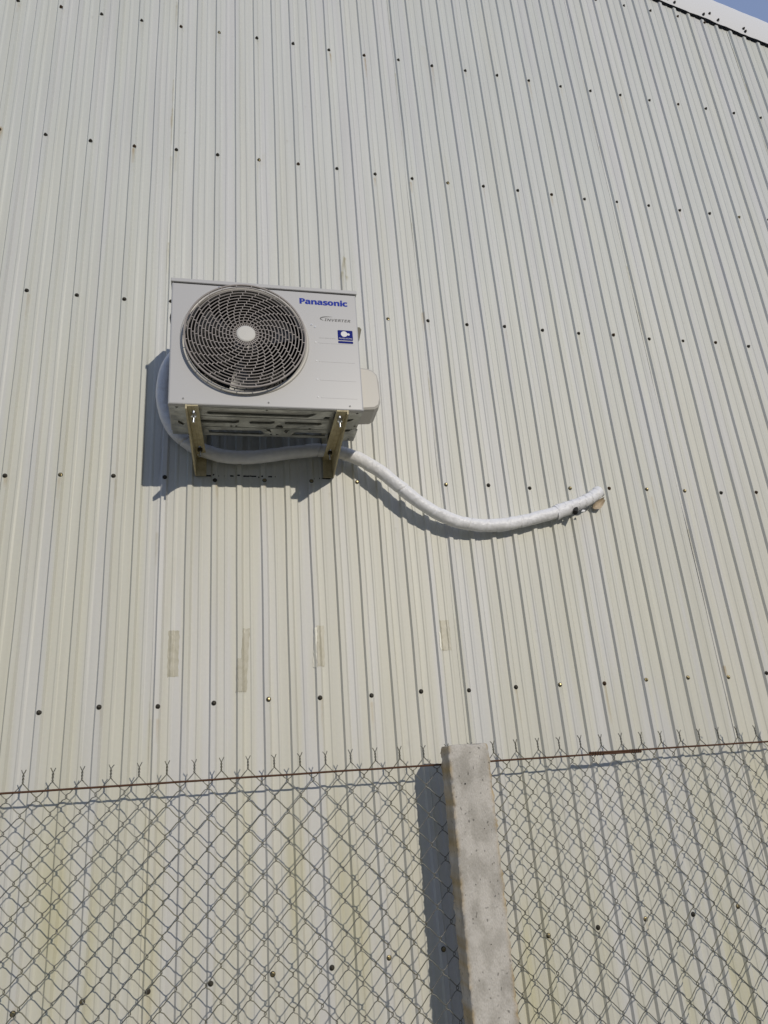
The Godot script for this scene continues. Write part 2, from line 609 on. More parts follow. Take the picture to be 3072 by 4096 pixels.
func build_roof(shed: Node3D) -> void:
	# flashing along the two slopes of the gable: lip, tall face, rounded shoulder over the roof
	var prof := [Vector2(0.0, 0.095), Vector2(0.05, 0.11), Vector2(0.45, 0.14), Vector2(0.85, 0.145), Vector2(1.05, 0.12), Vector2(1.22, 0.06), Vector2(1.36, -0.03), Vector2(1.48, -0.15), Vector2(1.57, -0.30), Vector2(1.64, -0.5), Vector2(1.68, -1.2), Vector2(1.68, -3.0)]
	for side in [1.0, -1.0]:
		var st := st_new()
		st.set_smooth_group(0)
		var rings := []
		var dirn := Vector2(side, -0.3325).normalized()
		var up := Vector2(0.3325 * side, 1.0).normalized()
		for i in 241:
			var t := 36.0 * i / 240.0
			var o := Vector2(3.0, top_of(3.0)) + dirn * t
			var ring := []
			for p in prof:
				var q: Vector2 = o + up * (p.x + 0.006 * wob.get_noise_2d(t * 60.0, p.x * 30.0) + 0.05 * wob.get_noise_1d(t * 22.0) * smoothstep(0.2, 0.0, p.x))
				ring.append(W(q.x, q.y, p.y + (0.014 * wob.get_noise_2d(t * 45.0, p.x * 9.0) if p.y > -0.3 else 0.0)))
			rings.append(ring)
		loops(st, rings, false)
		st.set_smooth_group(-1)
		var fl := obj("roof_flashing", done(st), M.flash, shed)
		if side > 0.0:
			var dull := screw_mesh(1)
			for p in [[17.81, 26.98, 0.05], [18.03, 26.77, 0.09], [19.06, 26.45, 0.09], [19.58, 26.34, 0.09], [20.56, 25.93, 0.09], [19.31, 26.59, 0.09], [20.52, 26.13, 0.09], [17.0, 27.1, 0.09], [21.56, 25.62, 0.09]]:
				var s := obj("screw", dull, null, fl)
				var x: float = p[0] - 0.05
				s.position = W(x, maxf(p[1] - 0.12, top_of(x) + 0.12), 0.135)
				s.rotation = Vector3(rng.randf_range(-0.2, 0.2), rng.randf_range(-0.2, 0.2), rng.randf())
		# roof sheet behind it
		st = st_new()
		var a := Vector2(3.0, top_of(3.0)) + up * 1.68
		var b := a + dirn * 36.0
		for dz in [[-0.6, -70.0]]:
			quad(st, W(a.x, a.y, dz[0]), W(b.x, b.y, dz[0]), W(b.x, b.y, dz[1]), W(a.x, a.y, dz[1]), Vector3.UP)
			quad(st, W(a.x, a.y - 0.3, dz[0]), W(b.x, b.y - 0.3, dz[0]), W(b.x, b.y - 0.3, dz[1]), W(a.x, a.y - 0.3, dz[1]), Vector3.DOWN)
		obj("roof_sheet", done(st), M.flash, shed)
	var back := st_new()
	box(back, Vector3(-10.0, GROUND, -70.0), Vector3(32.0, 18.0, -69.6))
	var bo := obj("back_wall", done(back), M.flash, shed)
	bo.position.y = BASE
	for x in [-10.2, 31.95]:
		var so := obj("side_wall", box_mesh(Vector3(x, GROUND, -69.6), Vector3(x + 0.25, 21.9, 0.0)), M.flash, shed)
		so.position.y = BASE
	# inner lining closes the wall behind the ribs
	var ln := obj("inner_lining", box_mesh(Vector3(-9.9, GROUND, -1.2), Vector3(31.9, 21.8, -1.0)), M.dark, shed)
	ln.position.y = BASE


# ---------------------------------------------------------------- fence
func fence_z(x: float) -> float:
	return 0.56 + 0.07 * smoothstep(1.0, 7.0, x) - 0.23 * smoothstep(8.0, 14.0, x)


func build_post() -> void:
	var o := thing("concrete_post", "square weathered concrete fence post with rough yellowish edges", "fence post", W(7.48, GROUND, 0.94))
	var st := st_new()
	st.set_smooth_group(0)
	var rows := 320
	var ht := 3.37 - GROUND
	var hw := 0.385
	var hd := 0.25
	# outline with chamfered corners, starting at the front left
	var outl := []
	var corners := [Vector2(-hw, hd), Vector2(hw, hd), Vector2(hw, -hd), Vector2(-hw, -hd)]
	for i in 4:
		var a: Vector2 = corners[i]
		var b: Vector2 = corners[(i + 1) % 4]
		var n := 16 if i % 2 == 0 else 10
		for k in n:
			var t := (k + 0.5) / n
			t = t + 0.35 * sin(TAU * t) / TAU * -1.0
			outl.append(a.lerp(b, clampf(t, 0.0, 1.0)))
	var nz := noise(71, 1.0, 4)
	var chip := noise(72, 2.4, 3)
	var rings := []
	var cols := []
	for j in rows + 1:
		var y := ht * j / rows
		var ring := []
		var rc := []
		var endk := smoothstep(ht - 0.05, ht, y)
		for p in outl:
			var ed := minf(hw - absf(p.x), hd - absf(p.y)) + 0.0
			var corner := smoothstep(0.045, 0.0, maxf(hw - absf(p.x), hd - absf(p.y)))
			var d := Vector2(p.x / hw, p.y / hd)
			var q: Vector2 = p + d * (0.007 * nz.get_noise_3d(p.x * 5.0, y * 3.0, p.y * 5.0))
			q -= d * corner * (0.012 - 0.045 * chip.get_noise_3d(p.x * 2.0, y * 2.0, p.y * 2.0) - 0.05 * absf(chip.get_noise_3d(p.x * 3.0 + 40.0, y * 5.5, p.y * 3.0)))
			q *= 1.0 - 0.05 * endk
			var lean := -0.010 * (ht - y)
			var top: float = -0.012 * endk * (1.0 + signf(p.x)) + 0.02 * nz.get_noise_2d(p.x * 9.0, p.y * 9.0) * endk + 0.03 * p.x * endk
			ring.append(Vector3(q.x + lean, y + top, q.y) * U)
			var yel := smoothstep(0.075, 0.0, hw - absf(p.x)) * clampf(0.55 + 0.9 * chip.get_noise_2d(y * 1.3, signf(p.x) * 9.0), 0.0, 1.0)
			var tone := 0.97 + 0.16 * nz.get_noise_3d(p.x * 1.6 + 9.0, y * 0.9, p.y * 1.6)
			rc.append(Color(tone, tone, tone).lerp(Color(0.84, 0.66, 0.37), yel * 0.9))
		rings.append(ring)
		cols.append(rc)
	var n2: int = outl.size()
	for j in rows:
		for i in n2:
			var k := (i + 1) % n2
			for e in [[j, i], [j, k], [j + 1, k], [j, i], [j + 1, k], [j + 1, i]]:
				st.set_color(cols[e[0]][e[1]])
				st.add_vertex(rings[e[0]][e[1]])
	st.set_smooth_group(1)
	var top_c := Vector3.ZERO
	for v in rings[rows]:
		top_c += v / n2
	top_c.y += 0.003
	for i in n2:
		st.set_color(Color(0.95, 0.93, 0.9))
		tri(st, top_c, rings[rows][i], rings[rows][(i + 1) % n2], Vector3.UP)
	obj("shaft", done(st), M.concrete, o)
	# air holes in the cast face
	for h in [[-0.13, 2.70, 0.014], [-0.115, 1.1, 0.008], [0.2, 2.74, 0.008], [0.14, 1.95, 0.008], [0.22, 2.0, 0.007], [-0.22, 0.6, 0.009], [0.05, 0.2, 0.008], [0.25, 1.4, 0.008]]:
		var hs := st_new()
		prism(hs, disc_poly(Vector2.ZERO, h[2], 8), 0.0, 0.006, 0.002)
		var ho := obj("air_hole", done(hs), M.dark, o)
		ho.position = Vector3(h[0] - 0.010 * (3.37 - h[1]), h[1] - GROUND, hd + 0.004) * U


func build_fence() -> void:
	var f := thing("chain_link_fence", "grey chain link fence with twisted barbed top and rusty top rod", "fence", Vector3.ZERO)
	var half := 0.2278
	var kinds := []
	for v in 4:
		kinds.append([wire_mesh(half, 1.0, v), wire_mesh(half, -1.0, v)])
	for i in range(-8, 78):
		var c := -0.046 + half * i                # left column of this wire
		var even := posmod(i, 2) == 0
		var x := c if even else c + half          # the column where its twisted end stands
		var o := obj("wire", kinds[rng.randi() % 4][0 if even else 1], M.wire if rng.randf() < 0.75 else M.wire_dull, f)
		o.position = W(x, 3.247 - 0.0058 * x, fence_z(x) + 0.012 * wob.get_noise_1d(floorf((i + 1) / 2.0) * 13.0))
		o.rotation.z = 0.004 * wob.get_noise_1d(floorf((i + 1) / 2.0) * 31.0 + 200.0) - 0.0035 * clampf((x - 7.0) / 7.0, -1.0, 1.0)
	# rusty rods threaded under the teeth, lapped to the right of the post
	var rods := [[-5.0, 11.28, 0.0], [10.12, 19.0, 0.034]]
	for r in rods:
		var pts := []
		for i in 60:
			var x: float = lerpf(r[0], r[1], i / 59.0)
			pts.append(W(x, 3.113 - 0.0078 * x + r[2] + 0.006 * wob.get_noise_1d(x * 14.0), fence_z(x) + 0.028))
		var st := st_new()
		st.set_smooth_group(0)
		tube(st, pts, func(_t, _a): return 0.0175 * U, 8)
		obj("top_rod", done(st), M.rod, f)
	for t in [[10.14, 10.42], [11.02, 11.26]]:      # tie wire binding the lap
		var st := st_new()
		st.set_smooth_group(0)
		var pts := []
		for i in 61:
			var a := TAU * 5.0 * i / 60.0
			var x := lerpf(t[0], t[1], i / 60.0)
			pts.append(W(x, 3.113 - 0.0078 * x + 0.017 + 0.038 * sin(a), fence_z(x) + 0.028 + 0.024 * cos(a)))
		tube(st, pts, func(_t, _a): return 0.007 * U, 5)
		obj("tie_wire", done(st), M.rod_dark, f)


# one zigzag wire of the chain link, hanging from its twisted end at the origin; it swings to the side "dirn"
func wire_mesh(half: float, dirn: float, v: int) -> ArrayMesh:
	var r := RandomNumberGenerator.new()
	r.seed = 100 + v
	var dy := 0.2455
	var pts := []
	# prong and twist
	pts.append(Vector3(dirn * r.randf_range(0.035, 0.05), 0.212 + r.randf_range(-0.01, 0.01), 0.0))
	pts.append(Vector3(dirn * 0.018, 0.172, 0.004))
	for i in 13:
		var a := TAU * 1.5 * i / 12.0 + (0.0 if dirn > 0 else PI)
		pts.append(Vector3(0.0105 * cos(a), 0.16 - 0.15 * i / 12.0, 0.0105 * sin(a)))
	var dl := 0.011
	var side := 0
	var y := 0.0
	var front := 1.0 if dirn > 0 else -1.0        # down-right runs lie in front, down-left runs behind
	while y > GROUND - 3.2 + 0.6:
		var x0 := 0.0 if side == 0 else dirn * half
		var x1 := dirn * half if side == 0 else 0.0
		var s := signf(x1 - x0)
		var jx := r.randf_range(-0.006, 0.006)
		var jy := r.randf_range(-0.006, 0.006)
		for t in [0.22, 0.5, 0.78]:
			pts.append(Vector3(lerpf(x0, x1, t), y - dy * t + (0.004 * sin(PI * t) * r.randf_range(-1, 1)), dl * front))
		var yn := y - dy + jy
		pts.append(Vector3(x1 - s * 0.022, yn + 0.036, dl * front))
		pts.append(Vector3(x1 + s * 0.010 + jx * 0.3, yn + 0.018, dl * 0.6 * front))
		pts.append(Vector3(x1 + s * 0.012 + jx * 0.3, yn - 0.012, -dl * 0.3 * front))
		pts.append(Vector3(x1 - s * 0.010, yn - 0.034, -dl * front))
		y -= dy
		side = 1 - side
		front = -front
	for i in pts.size():
		pts[i] *= U
	var st := st_new()
	st.set_smooth_group(0)
	tube(st, pts, func(_t, _a): return 0.0084 * U, 6)
	return done(st)


# ---------------------------------------------------------------- brackets
func build_brackets() -> void:
	for s in 2:
		var left := s == 0
		var at := Vector3(2.625 if left else 5.455, 9.04, 0.0)
		var o := thing("wall_bracket", "yellowish steel bracket under the left end of the air conditioner, nearer its fan" if left else "yellowish steel bracket under the right end, where the white pipe comes out", "bracket", W(at.x, at.y, at.z), "steel wall brackets")
		o.rotation.y = -0.055 if left else -0.011      # neither stands quite square to the wall
		var k := 1.0 if left else -1.0
		var bx := func(st: SurfaceTool, x0: float, x1: float, y0: float, y1: float, z0: float, z1: float) -> void:
			box(st, Vector3(minf(k * x0, k * x1), y0, z0), Vector3(maxf(k * x0, k * x1), y1, z1), 0.004)
		var st := st_new()
		var y0 := 0.40
		var y1 := 0.43
		bx.call(st, 0.0, 0.072, y0, y1, 0.075, 2.28)
		bx.call(st, 0.122, 0.195, y0, y1, 0.075, 2.28)
		for z in [[0.075, 0.42], [0.62, 1.9], [2.1, 2.28]]:
			bx.call(st, 0.0725, 0.1215, y0 + 0.001, y1 - 0.001, z[0], z[1])
		obj("arm", done(st), M.bracket, o)
		st = st_new()
		bx.call(st, 0.0, 0.195, 0.0, y1 + 0.9, 0.044, 0.073)
		obj("leg", done(st), M.bracket, o)
		st = st_new()      # side plate, deep at the wall and shallow at the tip
		var plate := [[0.03, 0.0], [0.2, 0.0], [2.285, y0 - 0.055], [2.285, y1 + 0.002], [0.03, y1 + 0.002]]
		var pa := []
		var pb := []
		for p in plate:
			pa.append(Vector3(-0.030 * k, p[1], p[0]) * U)
			pb.append(Vector3(-0.001 * k, p[1], p[0]) * U)
		for i in 5:
			quad(st, pa[i], pa[(i + 1) % 5], pb[(i + 1) % 5], pb[i], (pa[i] + pb[(i + 1) % 5]) / 2.0 - Vector3(-0.015 * k, 0.3, 0.9) * U)
		cap(st, pa, Vector3(-k, 0, 0))
		cap(st, pb, Vector3(k, 0, 0))
		obj("side_plate", done(st), M.bracket, o)
		for z in [0.53, 2.0]:
			var b := st_new()
			b.set_smooth_group(0)
			var c := Vector3(k * 0.097, 0.0, z)
			tube(b, [(c + Vector3(0, 0.22, 0)) * U, (c + Vector3(0, 0.3, 0)) * U, (c + Vector3(0, 0.56, 0)) * U], func(_t, _a): return 0.021 * U, 10)
			var bolt := obj("bolt", done(b), M.zinc, o)
			b = st_new()
			var hex := []
			for i in 6:
				hex.append(Vector2.from_angle(TAU * i / 6.0) * 0.05)
			var rg := [[], [], []]
			for i in 6:
				for q in 3:
					rg[q].append((c + Vector3(hex[i].x, [0.335, 0.37, 0.396][q], hex[i].y)) * U)
			loops(b, rg)
			cap(b, rg[0], Vector3.DOWN)
			obj("nut", done(b), M.zinc if z > 1.0 else M.screw_dull, bolt)


# ---------------------------------------------------------------- air conditioner
func build_air_conditioner() -> void:
	var org := Vector3(3.98, 9.6, 1.5)
	var ac := thing("air_conditioner", "white outdoor air conditioner unit with round fan grille, blue lettering and blue badge", "air conditioner", W(org.x, org.y, org.z))
	var L := func(x: float, y: float, z: float) -> Vector3:
		return Vector3(x, y, z) - org
	var c := Vector2(3.565, 11.065)
	var lo := Vector2(2.15, 9.6)
	var hi := Vector2(5.81, 12.30)
	# front panel with its round opening
	var angs := []
	for i in 120:
		angs.append(TAU * i / 120.0)
	for v in [lo, hi, Vector2(lo.x, hi.y), Vector2(hi.x, lo.y)]:
		angs.append(fposmod((v - c).angle(), TAU))
	angs.sort()
	var to_rect := func(a: float, ins: float) -> Vector2:
		var d := Vector2.from_angle(a)
		var tx := ((hi.x - ins if d.x > 0 else lo.x + ins) - c.x) / d.x if absf(d.x) > 1e-6 else 1e9
		var ty := ((hi.y - ins if d.y > 0 else lo.y + ins) - c.y) / d.y if absf(d.y) > 1e-6 else 1e9
		return c + d * minf(tx, ty)
	var rings := []
	for lv in [[-1, 2.05], [0.028, 2.05], [0.010, 2.042], [0.0, 2.02], [0.0, 1.95]]:
		var ring := []
		for a in angs:
			var p: Vector2 = c + Vector2.from_angle(a) * 1.2 if lv[0] < 0 else to_rect.call(a, lv[0])
			ring.append(L.call(p.x, p.y, lv[1]) * U)
		ring.reverse()
		rings.append(ring)
	var st := st_new()
	loops(st, rings)
	var front := obj("front_panel", done(st), M.ac_white, ac)
	# sides, lid, back, floor
	st = st_new()
	box(st, L.call(2.153, 9.62, 0.95), L.call(2.175, 12.3, 1.955))
	obj("side_panel", done(st), M.ac_white, ac)
	st = st_new()
	box(st, L.call(5.785, 9.62, 0.95), L.call(5.807, 12.3, 1.955))
	obj("side_panel", done(st), M.ac_white, ac)
	obj("lid", box_mesh(L.call(2.13, 12.315, 0.93), L.call(5.83, 12.40, 2.068), 0.008), M.ac_white, ac)
	obj("lid_seam", box_mesh(L.call(2.18, 12.29, 0.96), L.call(5.78, 12.32, 2.03)), M.dark, ac)
	obj("condenser_coil", box_mesh(L.call(2.18, 9.75, 0.955), L.call(5.78, 12.29, 1.12)), M.dark, ac)
	build_base(ac, L)
	# bell mouth, shroud, fan
	var cc: Vector3 = L.call(c.x, c.y, 0.0)
	st = st_new()
	st.set_smooth_group(0)
	lathe(st, cc, [Vector2(1.140, 1.93), Vector2(1.148, 2.03), Vector2(1.156, 2.066), Vector2(1.172, 2.080), Vector2(1.21, 2.082), Vector2(1.228, 2.072), Vector2(1.236, 2.056), Vector2(1.238, 2.045)], 120)
	obj("bell_mouth", done(st), M.ac_cream, ac)
	st = st_new()
	st.set_smooth_group(0)
	lathe(st, cc, [Vector2(1.15, 1.93), Vector2(1.12, 1.8), Vector2(1.11, 1.35), Vector2(1.14, 1.14)], 90)
	obj("fan_shroud", done(st), M.dark, ac)
	st = st_new()
	st.set_smooth_group(0)
	lathe(st, cc, [Vector2(0.0, 1.88), Vector2(0.2, 1.86), Vector2(0.27, 1.78), Vector2(0.28, 1.4)], 40)
	obj("fan_hub", done(st), M.blade, ac)
	for b in 3:
		st = st_new()
		st.set_smooth_group(0)
		var g := []
		for i in 13:
			var ring := []
			for j in 11:
				var rr := lerpf(0.26, 1.06, j / 10.0)
				var sweep := lerpf(0.75, 1.25, j / 10.0)
				var a := TAU * b / 3.0 + 0.5 + (i / 12.0 - 0.5) * sweep + 0.35 * (j / 10.0)
				ring.append((cc + Vector3(cos(a) * rr, sin(a) * rr, 1.84 - 0.38 * (i / 12.0) + 0.06 * sin(PI * i / 12.0))) * U)
			g.append(ring)
		loops(st, g, false)
		obj("fan_blade", done(st), M.blade, ac)
	build_grille(ac, L.call(3.56, 11.045, 0.0))
	# lettering and badge
	var t := lettering("Panasonic", 700, 0.68)
	put_text(t, M.blue, ac, "brand_lettering", L.call(4.64, 11.995, 2.0515), 0.985, 0.150, 0.0)
	t = lettering("INVERTER", 700, 0.0)
	var inv := put_text(t, M.print_grey, ac, "inverter_lettering", L.call(5.13, 11.62, 2.0515), 0.53, 0.062, 0.25)
	st = st_new()
	var prev := []
	for i in 25:
		var f := i / 24.0
		var a := lerpf(PI * 1.25, PI * 0.42, f)
		var p := Vector2(5.25 + 0.2 * cos(a), 11.672 + 0.055 * sin(a))
		var wd := 0.012 * sin(PI * clampf(f * 0.9 + 0.1, 0.0, 1.0)) + 0.001
		var n := Vector2(cos(a), sin(a) * 2.0).normalized()
		var pair := [L.call(p.x - n.x * wd, p.y - n.y * wd, 2.0518) * U, L.call(p.x + n.x * wd, p.y + n.y * wd, 2.0518) * U]
		if prev:
			quad(st, prev[0], prev[1], pair[1], pair[0], Vector3(0, 0, 1))
		prev = pair
	obj("swoosh", done(st), M.print_grey, ac)
	st = st_new()
	prism(st, rect(5.385, 5.69, 11.185, 11.42, L), 2.05 - org.z, 2.055 - org.z)
	var badge := obj("badge", done(st), M.badge_blue, ac)
	st = st_new()
	prism(st, rect(5.385, 5.69, 11.115, 11.163, L), 2.05 - org.z, 2.055 - org.z)
	obj("badge_strip", done(st), M.badge_blue, badge)
	var dot := func(x: float, y: float, r: float) -> void:
		var s2 := st_new()
		prism(s2, disc_poly(Vector2(x - org.x, y - org.y), r, 28), 2.055 - org.z, 2.057 - org.z)
		obj("badge_dot", done(s2), M.white, badge)
	dot.call(5.515, 11.332, 0.066)
	dot.call(5.602, 11.328, 0.027)
	st = st_new()
	var tx := 5.40
	for i in 12:      # the tiny white words under the dots, too small to read
		var wd: float = [0.012, 0.017, 0.015, 0.019, 0.014, 0.018][i % 6]
		for q in 2:
			var yy: float = 11.212 + [0.0, 0.017][q] + 0.003 * ((i * 5) % 3)
			box(st, L.call(tx, yy, 2.0552), L.call(tx + wd * (1.0 if (i + q) % 3 else 0.6), yy + 0.008, 2.0562))
		box(st, L.call(tx, 11.212, 2.0552), L.call(tx + 0.005, 11.24, 2.0562))
		tx += wd + 0.0075
	obj("badge_lettering", done(st), M.white, badge)
	st = st_new()
	for i in 14:
		box(st, L.call(5.0 + i * 0.024, 11.205, 2.0512), L.call(5.0 + i * 0.024 + 0.013 + 0.004 * (i % 2), 11.222, 2.0518))
	obj("small_print", done(st), mat(Color(0.42, 0.42, 0.42), 0.5), ac)
	# pressed lines with a dimple at the left end, and the case screws
	for y in [11.1, 10.67, 10.25, 9.86]:
		st = st_new()
		box(st, L.call(4.99, y - 0.012, 2.046), L.call(5.70, y + 0.012, 2.0525), 0.0022)
		obj("pressed_line", done(st), M.ac_white, front)
		st = st_new()
		st.set_smooth_group(0)
		lathe(st, L.call(4.93, y + 0.005, 2.048), [Vector2(0.0, 0.009), Vector2(0.012, 0.0075), Vector2(0.02, 0.004), Vector2(0.023, 0.0)], 14)
		obj("dimple", done(st), M.white, front)
	for p in [[2.42, 9.72], [3.98, 9.70], [5.54, 9.69], [4.86, 11.51], [4.93, 11.46], [3.05, 12.25]]:
		st = st_new()
		lathe(st, L.call(p[0], p[1], 2.05), [Vector2(0.0, 0.012), Vector2(0.018, 0.012), Vector2(0.021, 0.0)], 10)
		var s := obj("case_screw", done(st), M.zinc if p[1] > 11.0 else M.ac_white, ac)
		st = st_new()
		box(st, L.call(p[0] - 0.013, p[1] - 0.004, 2.06), L.call(p[0] + 0.013, p[1] + 0.004, 2.0632))
		box(st, L.call(p[0] - 0.004, p[1] - 0.013, 2.06), L.call(p[0] + 0.004, p[1] + 0.013, 2.0636))
		obj("screw_slot", done(st), M.dark, s)
	# valve cover on the right, grips on both ends
	st = st_new()
	st.set_smooth_group(0)
	var poly := []
	for p in [[5.81, 9.75], [6.09, 9.77], [6.18, 9.83], [6.23, 9.98], [6.23, 10.45], [6.20, 10.60], [6.11, 10.71], [5.98, 10.75], [5.81, 10.76]]:
		poly.append(Vector2(p[0] - org.x, p[1] - org.y))
	st.set_smooth_group(-1)
	prism(st, poly, 1.12 - org.z, 1.80 - org.z, 0.07)
	obj("valve_cover", done(st), M.ac_cream, ac)
	st = st_new()
	poly = []
	for p in [[5.81, 12.06], [6.02, 12.05], [6.05, 12.0], [5.99, 11.74], [5.94, 11.70], [5.81, 11.68]]:
		poly.append(Vector2(p[0] - org.x, p[1] - org.y))
	prism(st, poly, 1.2 - org.z, 1.32 - org.z, 0.02)
	obj("end_grip", done(st), mat(Color(0.14, 0.13, 0.09), 0.6), ac)
	st = st_new()
	poly = []
	for p in [[2.15, 12.12], [2.09, 12.07], [2.075, 11.98], [2.10, 11.82], [2.15, 11.75]]:
		poly.append(Vector2(p[0] - org.x, p[1] - org.y))
	prism(st, poly, 1.2 - org.z, 1.35 - org.z, 0.015)
	obj("end_grip", done(st), M.dark, ac)
	for x in [2.6, 5.33]:
		for z in [0.98, 1.86]:
			st = st_new()
			box(st, L.call(x - 0.075, 9.472, z - 0.11), L.call(x + 0.075, 9.60, z + 0.11), 0.02)
			obj("rubber_foot", done(st), M.rubber, ac)


func rect(x0: float, x1: float, y0: float, y1: float, L: Callable) -> Array:
	var a: Vector3 = L.call(x0, y0, 0.0)
	var b: Vector3 = L.call(x1, y1, 0.0)
	var r := 0.012
	return [Vector2(a.x + r, a.y), Vector2(b.x - r, a.y), Vector2(b.x, a.y + r), Vector2(b.x, b.y - r), Vector2(b.x - r, b.y), Vector2(a.x + r, b.y), Vector2(a.x, b.y - r), Vector2(a.x, a.y + r)]


func lettering(words: String, weight: int, bold: float) -> TextMesh:
	var t := TextMesh.new()
	var f := SystemFont.new()
	f.font_names = PackedStringArray(["Droid Sans"])
	f.font_weight = weight
	var fv := FontVariation.new()
	fv.base_font = f
	fv.variation_embolden = bold
	fv.spacing_glyph = -4 if bold > 0.0 else 0
	t.font = fv
	t.text = words
	t.font_size = 64
	t.pixel_size = 0.01
	t.depth = 0.01
	t.curve_step = 1.0
	t.horizontal_alignment = HORIZONTAL_ALIGNMENT_LEFT
	return t


func put_text(t: TextMesh, m: Material, parent: Node, called: String, at: Vector3, width: float, height: float, slant: float) -> MeshInstance3D:
	var b := t.get_aabb()
	var sx := width * U / b.size.x
	var sy := height * U / b.size.y
	var o := obj(called, t, m, parent)
	var basis_ := Basis(Vector3(sx, 0, 0), Vector3(slant * sy, sy, 0), Vector3(0, 0, 0.02))
	var corner := basis_ * Vector3(b.position.x, b.position.y, b.position.z)
	o.transform = Transform3D(basis_, at * U - corner)
	return o


func build_base(ac: Node3D, L: Callable) -> void:
	# pressed galvanised floor with its openings cut out
	var root := CSGCombiner3D.new()
	root.name = "base_plate"
	var pl := CSGBox3D.new()
	pl.name = "plate"
	pl.size = Vector3(3.62, 0.03, 1.2) * U
	pl.position = L.call(3.985, 9.617, 1.425) * U
	pl.material = M.galv
	root.add_child(pl)
	var ear := CSGBox3D.new()
	ear.name = "ear"
	ear.size = Vector3(0.42, 0.028, 0.5) * U
	ear.position = L.call(5.62, 9.616, 0.98) * U
	ear.material = M.galv
	root.add_child(ear)
	var holes := [
		[[2.85, 1.80], [2.83, 1.74], [2.88, 1.69], [4.75, 1.69], [4.85, 1.76], [4.92, 1.86], [2.95, 1.86]],
		[[2.72, 1.35], [3.36, 1.35], [3.45, 1.40], [3.45, 1.50], [2.72, 1.50]],
		[[3.66, 1.36], [4.05, 1.36], [4.13, 1.41], [4.13, 1.5], [3.72, 1.5], [3.64, 1.44]],
		[[4.35, 1.38], [5.02, 1.38], [5.08, 1.43], [5.03, 1.51], [4.40, 1.51], [4.32, 1.46]],
		[[4.16, 1.22], [4.32, 1.22], [4.28, 1.38], [4.2, 1.38]],
		[[2.88, 0.92], [3.9, 0.9], [3.98, 0.95], [3.88, 1.08], [2.86, 1.05]],
		[[4.5, 0.92], [5.2, 0.92], [5.25, 0.98], [5.2, 1.05], [4.58, 1.05]],
		[[4.0, 1.08], [4.1, 1.02], [4.06, 1.16], [3.98, 1.16]],
		[[4.4, 1.0], [4.46, 1.16], [4.38, 1.16], [4.34, 1.08]],
		[[5.5, 1.55], [5.62, 1.6], [5.68, 1.7], [5.55, 1.68]],
		[[5.5, 1.12], [5.66, 1.16], [5.72, 1.26], [5.56, 1.24]],
		[[2.3, 1.3], [2.38, 1.22], [2.42, 1.26], [2.36, 1.36], [2.3, 1.42]],
		[[5.06, 1.66], [5.18, 1.66], [5.2, 1.74], [5.1, 1.76]],
	]
	for h in holes:
		var cut := CSGPolygon3D.new()
		cut.name = "cut"
		cut.operation = CSGShape3D.OPERATION_SUBTRACTION
		var pts := PackedVector2Array()
		for p in h:
			var q: Vector3 = L.call(p[0], 0.0, p[1])
			pts.append(Vector2(q.x, q.z) * U)
		cut.polygon = pts
		cut.depth = 0.1 * U
		cut.rotation.x = PI / 2.0
		cut.position.y = L.call(0.0, 9.58, 0.0).y * U
		cut.material = M.galv
		root.add_child(cut, true)
	for p in [[2.3, 1.93], [3.95, 1.93], [5.7, 1.93], [5.7, 0.82], [5.74, 1.4], [2.25, 1.98], [4.1, 0.93], [4.22, 0.93], [5.3, 1.3], [4.85, 1.22], [3.4, 1.24], [3.3, 1.24]]:
		var cy := CSGCylinder3D.new()
		cy.name = "cut"
		cy.operation = CSGShape3D.OPERATION_SUBTRACTION
		cy.radius = 0.026 * U
		cy.height = 0.2 * U
		cy.sides = 12
		cy.position = L.call(p[0], 9.617, p[1]) * U
		cy.material = M.galv
		root.add_child(cy, true)
	ac.add_child(root)
	# pressed ridges and the tray above
	var st := st_new()
	for r in [[2.75, 5.2, 1.58, 1.63], [2.75, 5.2, 1.17, 1.2], [2.6, 5.5, 1.95, 1.985]]:
		box(st, L.call(r[0], 9.592, r[2]), L.call(r[1], 9.604, r[3]), 0.006)
	obj("base_ridge", done(st), M.galv, ac)
	obj("base_tray", box_mesh(L.call(2.18, 9.648, 1.0), L.call(5.78, 9.67, 1.95)), mat(Color(0.42, 0.415, 0.39), 0.6), ac)


